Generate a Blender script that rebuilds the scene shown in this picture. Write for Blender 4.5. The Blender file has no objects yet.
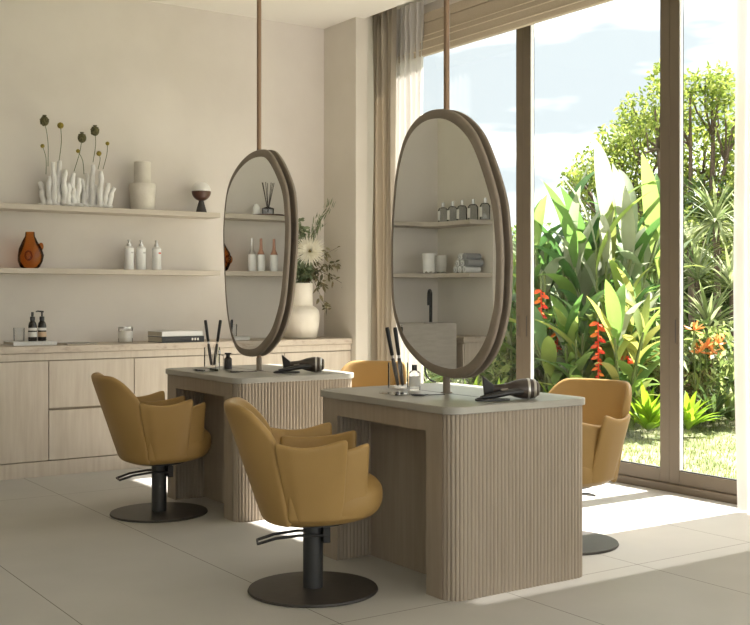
import bpy, math, random
from mathutils import Vector, Matrix, noise
C = bpy.context.scene
R = random.Random(7)
PI = math.pi

# ------------------------------------------------------------------ camera
F = 1104.0; CAMH = 1.2
A = math.atan(750/1104.0); SA, CA = math.sin(A), math.cos(A)
cd = bpy.data.cameras.new('camera'); cam = bpy.data.objects.new('camera', cd)
C.collection.objects.link(cam); C.camera = cam
cam.location = (0, 0, CAMH); cam.rotation_euler = (PI/2, 0, -A)
cd.sensor_width = 36; cd.lens = 36*F/750; cd.shift_y = -17.5/750; cd.clip_end = 300

# ------------------------------------------------------------------ light
C.view_settings.view_transform = 'Standard'; C.view_settings.look = 'None'
C.view_settings.exposure = 1.98; C.view_settings.gamma = 1
C.view_settings.use_curve_mapping = False
w = bpy.data.worlds.new('sky'); C.world = w; w.use_nodes = True
wt = w.node_tree; wn = wt.nodes; wn.clear()
wo = wn.new('ShaderNodeOutputWorld'); wb = wn.new('ShaderNodeBackground')
tc = wn.new('ShaderNodeTexCoord'); mp = wn.new('ShaderNodeMapping'); mp.inputs['Scale'].default_value = (1.2, 1.2, 5)
nz = wn.new('ShaderNodeTexNoise'); nz.inputs['Scale'].default_value = 2.2; nz.inputs['Detail'].default_value = 5
rp = wn.new('ShaderNodeValToRGB'); rp.color_ramp.elements[0].position = .42; rp.color_ramp.elements[1].position = .62
rp.color_ramp.elements[0].color = (.225, .25, .258, 1); rp.color_ramp.elements[1].color = (.98, 1.0, 1.0, 1)
wt.links.new(tc.outputs['Generated'], mp.inputs[0]); wt.links.new(mp.outputs[0], nz.inputs['Vector'])
wt.links.new(nz.outputs['Fac'], rp.inputs[0]); wt.links.new(rp.outputs[0], wb.inputs[0])
wb.inputs[1].default_value = 1.0; wt.links.new(wb.outputs[0], wo.inputs[0])
sd = bpy.data.lights.new('sun', 'SUN'); sd.energy = 7.0; sd.color = (1, .95, .88); sd.angle = math.radians(.8)
so = bpy.data.objects.new('sun', sd); C.collection.objects.link(so)
EL = math.radians(51.5)
so.rotation_euler = Vector((-math.cos(EL), 0, -math.sin(EL))).to_track_quat('-Z', 'Y').to_euler()

# ------------------------------------------------------------------ helpers
def ray(px, py=295):
    r = (px-375)/F
    return (SA+r*CA, CA-r*SA, -(py-295)/F)
def on(px, py, z):                       # where the line of sight through a pixel meets height z
    v = ray(px, py); d = (z-CAMH)/v[2]; return Vector((v[0]*d, v[1]*d, z))
def at(px, d):
    v = ray(px); return Vector((v[0]*d, v[1]*d, 0))
def onx(px, py, x):
    v = ray(px, py); d = x/v[0]; return Vector((x, v[1]*d, CAMH+v[2]*d))
def ony(px, py, y):
    v = ray(px, py); d = y/v[1]; return Vector((v[0]*d, y, CAMH+v[2]*d))
MIR = 3.0015
def mirx(px, y): v = ray(px); return 2*MIR - v[0]/v[1]*y       # real X of a thing on plane y reflected at px
def miry(px, x): v = ray(px); return v[1]/v[0]*(2*MIR-x)

def lin(c): return tuple(((v/255+.055)/1.055)**2.4 if v > 10 else v/255/12.92 for v in c)
class MB:
    def __init__(s): s.v = []; s.f = []
    def add(s, vs, fs):
        o = len(s.v); s.v += [tuple(p) for p in vs]; s.f += [tuple(i+o for i in f) for f in fs]; return s
    def box(s, a, b):
        x0, y0, z0 = a; x1, y1, z1 = b
        return s.add([(x0,y0,z0),(x1,y0,z0),(x1,y1,z0),(x0,y1,z0),(x0,y0,z1),(x1,y0,z1),(x1,y1,z1),(x0,y1,z1)],
            [(0,3,2,1),(4,5,6,7),(0,1,5,4),(1,2,6,5),(2,3,7,6),(3,0,4,7)])
    def prism(s, pts, z0, z1):
        n = len(pts)
        return s.add([(x,y,z0) for x,y in pts]+[(x,y,z1) for x,y in pts],
            [tuple(range(n-1,-1,-1)), tuple(range(n,2*n))]+[(i,(i+1)%n,n+(i+1)%n,n+i) for i in range(n)])
    def lathe(s, prof, c=(0,0,0), n=28, cap=True):
        vs = []; fs = []
        for r, z in prof:
            for k in range(n):
                a = 2*PI*k/n; vs.append((c[0]+r*math.cos(a), c[1]+r*math.sin(a), c[2]+z))
        for i in range(len(prof)-1):
            for k in range(n):
                fs.append((i*n+k, i*n+(k+1)%n, (i+1)*n+(k+1)%n, (i+1)*n+k))
        if cap:
            fs.append(tuple(range(n-1,-1,-1))); m = (len(prof)-1)*n; fs.append(tuple(range(m, m+n)))
        return s.add(vs, fs)
    def tube(s, path, rad, n=10, flat=1.0):
        P = [Vector(p) for p in path]; m = len(P)
        rr = rad if isinstance(rad, (list, tuple)) else [rad]*m
        vs = []; fs = []; t0 = (P[1]-P[0]).normalized()
        u = t0.orthogonal().normalized() if abs(t0.z) > .95 else t0.cross(Vector((0,0,1))).normalized()
        for i in range(m):
            t = (P[min(i+1,m-1)]-P[max(i-1,0)]).normalized()
            u = (u - t*u.dot(t)).normalized(); w_ = t.cross(u)
            for k in range(n):
                a = 2*PI*k/n; vs.append(P[i]+u*(rr[i]*math.cos(a))+w_*(rr[i]*flat*math.sin(a)))
        for i in range(m-1):
            for k in range(n): fs.append((i*n+k, i*n+(k+1)%n, (i+1)*n+(k+1)%n, (i+1)*n+k))
        fs.append(tuple(range(n-1,-1,-1))); fs.append(tuple(range((m-1)*n, m*n)))
        return s.add(vs, fs)
    def grid(s, fn, nu, nv):
        vs = [fn(i/nu, j/nv) for j in range(nv+1) for i in range(nu+1)]
        return s.add(vs, [(j*(nu+1)+i, j*(nu+1)+i+1, (j+1)*(nu+1)+i+1, (j+1)*(nu+1)+i) for j in range(nv) for i in range(nu)])
    def ball(s, c, r, n=14, sq=(1,1,1)):
        prof = [(max(1e-4, math.sin(PI*i/n)), -math.cos(PI*i/n)) for i in range(n+1)]
        o = len(s.v); s.lathe(prof, n=n+4, cap=False)
        for i in range(o, len(s.v)):
            x,y,z = s.v[i]; s.v[i] = (c[0]+x*r*sq[0], c[1]+y*r*sq[1], c[2]+z*r*sq[2])
        return s
    def xf(s, M):
        s.v = [tuple(M @ Vector(p)) for p in s.v]; return s
    def build(s, name, mat, parent=None, loc=None, rz=0, sharp=35, bevel=0, bseg=2):
        me = bpy.data.meshes.new(name); me.from_pydata(s.v, [], s.f); me.validate(); me.update()
        me.materials.append(mat)
        me.polygons.foreach_set('use_smooth', [True]*len(me.polygons))
        if sharp and sharp < 180: me.set_sharp_from_angle(angle=math.radians(sharp))
        o = bpy.data.objects.new(name, me); C.collection.objects.link(o)
        if parent: o.parent = parent
        if loc is not None: o.location = loc
        o.rotation_euler.z = rz
        if bevel:
            b = o.modifiers.new('bevel', 'BEVEL'); b.width = bevel; b.segments = bseg; b.limit_method = 'ANGLE'; b.angle_limit = math.radians(40)
        return o
def tag(o, label, cat, group=None, kind=None):
    o['label'] = label; o['category'] = cat
    if group: o['group'] = group
    if kind: o['kind'] = kind
    return o
def thing(name, label, cat, loc=(0,0,0), rz=0, group=None):
    o = bpy.data.objects.new(name, None); C.collection.objects.link(o); o.empty_display_size = .1
    o.location = loc; o.rotation_euler.z = rz
    return tag(o, label, cat, group)
def struct(o, label=None):
    o['kind'] = 'structure'
    if label: o['label'] = label
    return o
def copy_tree(o, parent=None):
    c = o.copy(); C.collection.objects.link(c); c.parent = parent
    for ch in [q for q in bpy.data.objects if q.parent == o]: copy_tree(ch, c)
    return c
def rbox(mb, a, b, r=.004):
    return mb.box(a, b)

# ------------------------------------------------------------------ materials
def newmat(name):
    m = bpy.data.materials.new(name); m.use_nodes = True; t = m.node_tree; t.nodes.clear()
    out = t.nodes.new('ShaderNodeOutputMaterial'); return m, t, out
def L(t, a, b): t.links.new(a, b)
def pbr(name, col, col2=None, rough=.6, scale=8, stretch=(1,1,1), bump=0, metal=0, detail=6, bscale=None, lo=.35, hi=.65, spec=.5, sheen=0):
    m, t, out = newmat(name); b = t.nodes.new('ShaderNodeBsdfPrincipled'); L(t, b.outputs[0], out.inputs[0])
    b.inputs['Roughness'].default_value = rough; b.inputs['Metallic'].default_value = metal
    b.inputs['Specular IOR Level'].default_value = spec; b.inputs['Sheen Weight'].default_value = sheen
    b.inputs['Base Color'].default_value = (*col, 1)
    co = t.nodes.new('ShaderNodeTexCoord'); ma = t.nodes.new('ShaderNodeMapping'); ma.inputs['Scale'].default_value = stretch
    L(t, co.outputs['Object'], ma.inputs[0])
    if col2:
        n = t.nodes.new('ShaderNodeTexNoise'); n.inputs['Scale'].default_value = scale; n.inputs['Detail'].default_value = detail
        r = t.nodes.new('ShaderNodeValToRGB'); r.color_ramp.elements[0].position = lo; r.color_ramp.elements[1].position = hi
        r.color_ramp.elements[0].color = (*col, 1); r.color_ramp.elements[1].color = (*col2, 1)
        L(t, ma.outputs[0], n.inputs['Vector']); L(t, n.outputs['Fac'], r.inputs[0]); L(t, r.outputs[0], b.inputs['Base Color'])
    if bump:
        n2 = t.nodes.new('ShaderNodeTexNoise'); n2.inputs['Scale'].default_value = bscale or scale*3; n2.inputs['Detail'].default_value = 4
        bu = t.nodes.new('ShaderNodeBump'); bu.inputs['Strength'].default_value = bump; bu.inputs['Distance'].default_value = .01
        L(t, ma.outputs[0], n2.inputs['Vector']); L(t, n2.outputs['Fac'], bu.inputs['Height']); L(t, bu.outputs[0], b.inputs['Normal'])
    return m
def glass(name, tint=(1,1,1), glossy=.9, ior=1.45, extra=0):
    m, t, out = newmat(name); tr = t.nodes.new('ShaderNodeBsdfTransparent'); tr.inputs[0].default_value = (*tint, 1)
    gl = t.nodes.new('ShaderNodeBsdfGlossy'); gl.inputs['Roughness'].default_value = .02; gl.inputs[0].default_value = (glossy,)*3+(1,)
    fr = t.nodes.new('ShaderNodeFresnel'); fr.inputs[0].default_value = ior; mx = t.nodes.new('ShaderNodeMixShader')
    ad = t.nodes.new('ShaderNodeMath'); ad.operation = 'ADD'; ad.inputs[1].default_value = extra; ad.use_clamp = True
    L(t, fr.outputs[0], ad.inputs[0]); L(t, ad.outputs[0], mx.inputs[0]); L(t, tr.outputs[0], mx.inputs[1]); L(t, gl.outputs[0], mx.inputs[2]); L(t, mx.outputs[0], out.inputs[0])
    return m
def sheer(name, col, transp=.4, transl=.5, weave=0):
    m, t, out = newmat(name)
    d = t.nodes.new('ShaderNodeBsdfDiffuse'); d.inputs[0].default_value = (*col, 1)
    s = t.nodes.new('ShaderNodeBsdfTranslucent'); s.inputs[0].default_value = (*col, 1)
    tr = t.nodes.new('ShaderNodeBsdfTransparent')
    m1 = t.nodes.new('ShaderNodeMixShader'); m1.inputs[0].default_value = transl
    m2 = t.nodes.new('ShaderNodeMixShader'); m2.inputs[0].default_value = transp
    L(t, d.outputs[0], m1.inputs[1]); L(t, s.outputs[0], m1.inputs[2]); L(t, m1.outputs[0], m2.inputs[1]); L(t, tr.outputs[0], m2.inputs[2]); L(t, m2.outputs[0], out.inputs[0])
    return m
def leafmat(name, cols, transl=.45, rough=.5):
    m, t, out = newmat(name); g = t.nodes.new('ShaderNodeNewGeometry'); r = t.nodes.new('ShaderNodeValToRGB')
    e = r.color_ramp.elements
    e[0].color = (*cols[0], 1); e[1].color = (*cols[-1], 1)
    for i, c in enumerate(cols[1:-1]):
        q = e.new((i+1)/(len(cols)-1)); q.color = (*c, 1)
    b = t.nodes.new('ShaderNodeBsdfPrincipled'); b.inputs['Roughness'].default_value = rough; b.inputs['Specular IOR Level'].default_value = .3
    s = t.nodes.new('ShaderNodeBsdfTranslucent'); mx = t.nodes.new('ShaderNodeMixShader'); mx.inputs[0].default_value = transl
    L(t, g.outputs['Random Per Island'], r.inputs[0]); L(t, r.outputs[0], b.inputs['Base Color']); L(t, r.outputs[0], s.inputs[0])
    L(t, b.outputs[0], mx.inputs[1]); L(t, s.outputs[0], mx.inputs[2]); L(t, mx.outputs[0], out.inputs[0])
    return m

M = {}
M['plaster'] = pbr('plaster', (.66,.605,.545), (.72,.665,.605), .9, 1.6, bump=.12, bscale=9)
M['pier'] = pbr('pier_plaster', (.64,.59,.51), (.70,.65,.57), .9, 1.6, bump=.1, bscale=9)
M['ceiling'] = pbr('ceiling_paint', (.84,.80,.73), None, .95)
M['oak'] = pbr('pale_oak', (.54,.46,.37), (.62,.545,.45), .6, 5, (6,6,.5), bump=.1, detail=8)
M['oak_dark'] = pbr('oak_reveal', (.42,.35,.27), None, .8)
M['shelfwood'] = pbr('shelf_plaster', (.49,.43,.355), (.55,.485,.405), .7, 5, (1,6,6))
M['travertine'] = pbr('travertine', (.56,.48,.39), (.40,.31,.24), .5, 22, (1,1,2), detail=8, lo=.5, hi=.75)
M['deskwood'] = pbr('taupe_wood', (.335,.275,.21), (.375,.31,.24), .6, 6, (7,7,.5), bump=.04, detail=8)
M['desktop'] = pbr('desk_stone', (.34,.32,.28), (.39,.37,.325), .35, 5, bump=.03)
M['slot'] = pbr('dark_slot', (.06,.05,.045), None, .7)
M['taupe'] = pbr('taupe_frame', (.235,.19,.145), (.27,.22,.17), .5, 14, (1,1,1))
M['bronze'] = pbr('bronze_pole', (.30,.20,.13), None, .38, metal=.6)
M['leather'] = pbr('mustard_leather', (.36,.222,.075), (.40,.25,.088), .5, 3, bump=.06, bscale=180, spec=.35)
M['seam'] = pbr('leather_seam', (.2,.11,.03), None, .7)
M['blackmetal'] = pbr('black_metal', (.028,.026,.024), None, .45, spec=.5)
M['basemetal'] = pbr('dark_base', (.035,.030,.026), (.045,.038,.033), .5, 30)
M['blackplastic'] = pbr('black_plastic', (.022,.021,.021), None, .28)
M['gunmetal'] = pbr('gunmetal', (.16,.14,.12), None, .3, metal=.7)
M['silver'] = pbr('silver', (.6,.58,.55), None, .28, metal=.9)
M['graphite'] = pbr('graphite', (.09,.085,.08), None, .4, metal=.4)
M['whiteceramic'] = pbr('white_ceramic', (.84,.82,.79), (.78,.76,.73), .5, 20, bump=.3, bscale=40)
M['sandceramic'] = pbr('sand_ceramic', (.60,.55,.47), (.66,.61,.53), .75, 14, bump=.2, bscale=60)
M['creamceramic'] = pbr('cream_ceramic', (.70,.64,.54), (.75,.69,.60), .6, 10, bump=.15, bscale=40)
M['brown'] = pbr('brown_glaze', (.09,.04,.028), None, .3)
M['charcoal'] = pbr('charcoal', (.05,.043,.04), None, .6)
M['whiteplastic'] = pbr('white_plastic', (.80,.79,.76), None, .35)
M['label'] = pbr('paper_label', (.78,.76,.72), None, .7)
M['labelorange'] = pbr('tan_label', (.60,.42,.28), None, .7)
M['red'] = pbr('red_mark', (.6,.06,.04), None, .6)
M['amber_d'] = glass('brown_glass', (.16,.10,.06), .8, 1.45, .04)
M['amber'] = glass('amber_glass', (.80,.47,.20), .5, 1.3, .02)
M['clear'] = glass('clear_glass', (.97,.975,.975), .9, 1.14, .01)
M['greyglass'] = glass('grey_glass', (.80,.82,.85), .8, 1.2, .03)
M['pane'] = glass('window_glass', (.985,.99,.99), .9, 1.18, 0)
M['wax'] = pbr('wax', (.75,.72,.66), None, .5)
M['paper'] = pbr('book_pages', (.66,.60,.50), (.58,.52,.43), .9, 60, (1,1,12))
M['bookwhite'] = pbr('book_white', (.70,.69,.67), None, .6)
M['bookblack'] = pbr('book_black', (.03,.03,.034), None, .5)
M['winframe'] = pbr('window_frame', (.125,.097,.065), None, .5, metal=.1)
M['winlight'] = pbr('frame_lit_edge', (.82,.80,.78), None, .5)  # white stands for daylight falling on the brown stile's side
M['gasket'] = pbr('gasket', (.03,.03,.03), None, .6)
M['blind'] = pbr('blind_linen', (.44,.37,.27), (.50,.42,.32), .9, 60, (1,1,8))
M['piping'] = pbr('blind_piping', (.72,.64,.50), None, .9)
M['linen'] = sheer('linen_curtain', (.52,.46,.37), .0, .35)
M['sheer'] = sheer('sheer_curtain', (.66,.63,.59), .10, .24)
M['copper'] = pbr('copper_neck', (.42,.22,.15), None, .4, metal=.3)
M['towel'] = pbr('towel', (.74,.73,.71), None, .95, bump=.5, bscale=120)
M['towelgrey'] = pbr('towel_grey', (.30,.30,.30), None, .95, bump=.5, bscale=120)
M['basin'] = pbr('basin_stone', (.46,.415,.36), (.52,.475,.42), .7, 8, (1,1,6), bump=.1)
M['reed'] = pbr('reed', (.08,.06,.05), None, .8)
M['petal'] = leafmat('petal', [(.80,.76,.62),(.86,.83,.72)], .3)
M['sage'] = leafmat('sage_leaf', [(.10,.14,.07),(.20,.24,.13),(.30,.33,.20)], .2)
M['sage2'] = leafmat('olive_leaf', [(.10,.10,.05),(.17,.15,.08),(.24,.2,.11)], .2)
M['twig'] = pbr('twig', (.10,.075,.04), None, .8)
M['poppy'] = pbr('seed_head', (.07,.065,.025), (.16,.14,.06), .9, 60, bump=1, bscale=90)
M['craspedia'] = pbr('yellow_ball_flower', (.24,.18,.02), (.34,.26,.04), .9, 120, bump=1, bscale=200)
M['stem'] = pbr('green_stem', (.10,.13,.04), None, .8)

# ------------------------------------------------------------------ floor, walls
m, t, out = newmat('floor_tile'); b = t.nodes.new('ShaderNodeBsdfPrincipled'); L(t, b.outputs[0], out.inputs[0])
b.inputs['Roughness'].default_value = .55; b.inputs['Specular IOR Level'].default_value = .35
g = t.nodes.new('ShaderNodeNewGeometry'); sp = t.nodes.new('ShaderNodeSeparateXYZ'); L(t, g.outputs['Position'], sp.inputs[0])
def mth(op, a, bb=None):
    n = t.nodes.new('ShaderNodeMath'); n.operation = op
    for i, q in enumerate((a, bb)):
        if q is None: continue
        if isinstance(q, (int, float)): n.inputs[i].default_value = q
        else: L(t, q, n.inputs[i])
    return n.outputs[0]
def joint(o, off, per, w_):
    x = mth('DIVIDE', mth('SUBTRACT', o, off), per); fr = mth('FRACT', x)
    dd = mth('MINIMUM', fr, mth('SUBTRACT', 1, fr)); return mth('LESS_THAN', mth('MULTIPLY', dd, per), w_)
j = mth('MAXIMUM', joint(sp.outputs[0], 2.16-7.85, .785, .0022), joint(sp.outputs[1], 3.41-15.7, 3.14, .0022))
n = t.nodes.new('ShaderNodeTexNoise'); n.inputs['Scale'].default_value = 1.7; n.inputs['Detail'].default_value = 7; L(t, g.outputs['Position'], n.inputs['Vector'])
r = t.nodes.new('ShaderNodeValToRGB'); r.color_ramp.elements[0].position = .3; r.color_ramp.elements[1].position = .7
r.color_ramp.elements[0].color = (.46,.445,.415,1); r.color_ramp.elements[1].color = (.52,.50,.468,1); L(t, n.outputs['Fac'], r.inputs[0])
mx = t.nodes.new('ShaderNodeMix'); mx.data_type = 'RGBA'; L(t, j, mx.inputs[0]); L(t, r.outputs[0], mx.inputs[6]); mx.inputs[7].default_value = (.16,.14,.115,1)
L(t, mx.outputs[2], b.inputs['Base Color']); M['floor'] = m

XW = 5.28; YB = 7.684; XP = 4.717; CZ = 3.37; YR = -3.6; XL = -3.2
struct(MB().box((XL-.2, YR-.2, -.2), (5.46, YB+.2, 0)).build('floor', M['floor']))
struct(MB().box((XL-.2, YB, 0), (XP, YB+.2, CZ+.3)).build('wall_back', M['plaster']))
# pier on the right of the niche
struct(MB().box((XP, 7.21, 0), (4.835, YB+.2, CZ+.3)).build('trim_1', M['pier'], bevel=.006))
struct(MB().box((4.835, 7.34, 0), (XW+.15, YB+.2, CZ+.3)).build('wall_window_return', M['pier']))
# ceiling with rounded corner towards the curtain cove
def ceil_poly():
    r_ = .16; pts = [(XL-.2, YR-.2), (4.80, YR-.2)]
    cx, cy = 4.80-r_, 7.70-r_
    for k in range(9):
        a = PI/2*k/8; pts.append((cx+r_*math.cos(a), cy+r_*math.sin(a)))
    pts += [(XL-.2, 7.70)]
    return pts
struct(MB().prism(ceil_poly(), CZ, CZ+.12).build('ceiling', M['ceiling']))
struct(MB().box((4.72, YR-.2, CZ+.12), (XW+.2, YB+.2, CZ+.28)).build('ceiling_cove', M['ceiling']))
struct(MB().box((XL-.2, YR-.2, CZ+.121), (4.72, YB+.2, CZ+.28)).build('ceiling_slab', M['ceiling']))
# window wall: header, and near-side solid part with an opening added for sun
wr = MB().box((5.22, 3.225, 3.38), (XW+.15, 7.34, CZ+.12)).box((5.22, 1.4, 0), (XW+.15, 3.225, CZ+.12)).box((5.22, YR-.2, 0), (XW+.15, -3.2, CZ+.12)).box((5.22, -3.2, 3.1), (XW+.15, 1.4, CZ+.12))
struct(wr.build('wall_window', M['plaster']))
# left side of the niche (seen only in the mirrors) and the room behind the camera
struct(MB().box((XL-.2, 6.94, 0), (.12, YB, CZ)).build('wall_left_pier', M['pier']))
lw = MB().box((XL-.2, YR, 0), (XL, 6.94, CZ))
struct(lw.build('wall_left', M['plaster']))
rw = MB().box((XL, YR-.2, 0), (XL+.5, YR, CZ)).box((4.6, YR-.2, 0), (5.22, YR, CZ)).box((XL+.5, YR-.2, 2.95), (4.6, YR, CZ)).box((.6, YR-.2, 0), (.9, YR, 2.95))  # unseen rear wall; its large openings are added to let sky light in
struct(rw.build('wall_rear', M['plaster']))

# ------------------------------------------------------------------ glazed sliding doors
def sliding(name, y0, y1, handle_y, near_white):
    root = bpy.data.objects.new(name, None); C.collection.objects.link(root); root['kind'] = 'structure'
    fw = .075
    MB().box((XW, y0, .05), (XW+.035, y0+fw, 3.38)).build('frame_stile', M['winframe'], root, bevel=.003)
    MB().box((XW, y1-fw, .05), (XW+.035, y1, 3.38)).build('frame_stile', M['winframe'], root, bevel=.003)
    MB().box((XW, y0+fw, .05), (XW+.035, y1-fw, .13)).build('bottom_rail', M['winframe'], root, bevel=.003)
    MB().box((XW, y0+fw, 3.30), (XW+.07, y1-fw, 3.38)).build('top_rail', M['winframe'], root)
    MB().box((XW+.018, y0+fw, .135), (XW+.024, y1-fw, 3.30)).build('glass_pane', M['pane'], root)
    gk = MB().box((XW+.010, y0+fw, .1305), (XW+.030, y1-fw, .137)).box((XW+.030, y1-fw-.006, .139), (XW+.034, y1-fw, 3.30))
    gk.build('gasket', M['gasket'], root)
    # daylight on the far stile's side cheek, put in as a white strip
    MB().box((XW+.003, y1-fw-.004, .138), (XW+.029, y1-fw-.0005, 3.30)).build('lit_edge', M['winlight'], root)
    for hy in handle_y:
        h = MB().box((XW-.004, hy-.011, .90), (XW+.002, hy+.011, 1.06)).build('pull', M['winframe'], root, bevel=.002)
        MB().box((XW-.0055, hy-.004, .91), (XW-.0035, hy+.004, 1.05)).build('finger_slot', M['slot'], h)
    return root
sliding('window_1', 5.9002, 7.34, [5.95], 1)
sliding('window_2', 4.5702, 5.90, [5.86], 1)
sliding('window_added_1', -.9, 1.4, [], 0)  # unseen doors behind the camera, added so sun bounces into the room
sliding('window_added_2', -3.2, -.9, [], 0)  # second unseen door of the pair added for bounced sun
sliding('window_3', 3.225, 4.57, [4.52], 1)
struct(MB().box((XW-.02, 3.225, 0), (XW+.15, 7.34, .05)).build('trim_2', M['winframe'], bevel=.004))

# ------------------------------------------------------------------ roman blind
root = thing('roman_blind', 'beige linen roman blind folded up above the glass doors', 'blind', (5.12, 5.2, 3.04))
for i, (z0, z1, x) in enumerate([(.0,.045,-.035),(.04,.11,-.025),(.105,.155,-.015),(.15,.26,0)]):
    f_ = MB().box((x-.012, -2.05, z0), (x+.03, 2.0, z1)).build('fold', M['blind'], root, bevel=.006)
    if i < 3: MB().tube([(x-.014, -2.05, z1), (x-.014, 2.0, z1)], .0035, 6).build('piping', M['piping'], f_)
MB().box((-.02, -2.05, .26), (.05, 2.0, .33)).build('headrail', M['blind'], root)

# ------------------------------------------------------------------ curtains
def drape(mb, x, y0, y1, z0, z1, n, amp, seed, taper=0):
    rr = random.Random(seed); ph = [rr.uniform(0, 6) for _ in range(4)]
    def fn(u, v):
        y = y0+(y1-y0)*u; a = amp*(1+.25*math.sin(3*u*6+ph[0]))
        off = a*math.sin(2*PI*n*u+ph[1]+.3*math.sin(v*3+ph[2]))
        return (x+off+.01*math.sin(v*7+u*9), y+.012*math.sin(v*5+ph[3]+u*12)*(1-v), z0+(z1-z0)*v)
    return mb.grid(fn, int(n*14), 14)
def curtain(name, label, parts, group=None):
    r_ = thing(name, label, 'curtain', parts[0][0], 0, group)
    for (loc, args, nm, mat) in parts:
        o = drape(MB(), *args).build(nm, mat, r_, sharp=0)
        o.location = Vector(loc)-Vector(parts[0][0])
        if mat == M['linen']:
            s_ = o.modifiers.new('thick', 'SOLIDIFY'); s_.thickness = .003
    return r_
curtain('linen_curtain', 'heavy beige linen curtain gathered beside the plaster pier, sheer layer in front of the glass', [
    ((4.97, 7.1, .005), (0, -.05, .21, 0, 3.46, 4, .028, 1), 'linen_panel', M['linen']),
    ((5.07, 6.9, .005), (0, -.08, .26, 0, 3.46, 5, .022, 2), 'sheer_panel', M['sheer'])])
curtain('sheer_curtain', 'sheer white floor-length curtain at the right edge of the glass doors', [
    ((5.10, 3.6, .005), (0, -.42, .33, 0, 3.46, 9, .024, 5), 'sheer_panel', M['sheer'])])

# ------------------------------------------------------------------ niche joinery
shelf_pts = lambda: [(3.67, 7.683), (.121, 7.683), (.121, 6.945), (.36, 6.945)] + \
    [(.36+.14*(1-math.cos(PI/2*k/8)), 7.31+.14*math.sin(PI/2*k/8)) for k in range(9)] + [(3.67, 7.45)]
for zt, nm in ((1.812, 'upper'), (1.381, 'lower')):
    o = MB().prism([(x, y) for x, y in shelf_pts()][::-1], zt-.036, zt).build('wall_shelf', M['shelfwood'], bevel=.003)
    tag(o, f'{nm} of the two long pale floating shelves on the back wall', 'shelf', 'floating shelves')
YF = 7.265; CT = .862
o = MB().box((1.0, YF-.012, CT-.045), (XP-.002, YB-.001, CT)).build('worktop', M['travertine'], bevel=.003)
tag(o, 'long speckled travertine worktop over the pale oak base cabinets', 'worktop')
o = MB().box((.125, 6.945, CT-.045), (.42, YB-.002, CT)).build('worktop', M['travertine'], bevel=.003)
tag(o, 'short worktop beside the stone basin, seen in the near mirror', 'worktop')
side = thing('base_cabinet', 'short pale cabinet beside the stone basin, seen in the near mirror', 'cabinet', (.27, 7.3, 0))
MB().box((-.145, -.34, 0), (.13, .38, CT-.046)).build('body', M['oak'], side)
MB().box((.131, -.335, .1), (.146, .3, CT-.06)).build('door', M['oak'], side, bevel=.002)
xs = [1.13, 1.727, 2.324, 2.921, 3.518, 4.115, 4.712]
names = ['beyond the left edge of view', 'at the far left, with a full-height door', 'with two drawers, behind the leftmost chair', 'with two drawers, half hidden by the far desk',
         'behind the far desk', 'at the right end, under the cream vase']
for i in range(6):
    x0, x1 = xs[i], xs[i+1]
    c = thing('base_cabinet', 'pale oak base cabinet '+names[i], 'cabinet', ((x0+x1)/2, 7.47, 0), 0, 'pale oak base cabinets')
    hw = (x1-x0)/2
    MB().box((-hw, -.175, .10), (hw, .212, CT-.046)).build('body', M['oak_dark'], c)
    MB().box((-hw, -.20, 0), (hw, .212, .098)).build('plinth', M['oak'], c)
    MB().box((-hw, -.199, .768), (hw, -.176, CT-.048)).build('top_rail', M['oak'], c)
    if i in (0, 1, 4, 5):
        MB().box((-hw+.0025, -.199, .104), (hw-.0025, -.176, .762)).build('door', M['oak'], c, bevel=.002)
    else:
        MB().box((-hw+.0025, -.199, .104), (hw-.0025, -.176, .432)).build('drawer', M['oak'], c, bevel=.002)
        MB().box((-hw+.0025, -.199, .448), (hw-.0025, -.176, .762)).build('drawer', M['oak'], c, bevel=.002)

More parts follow.
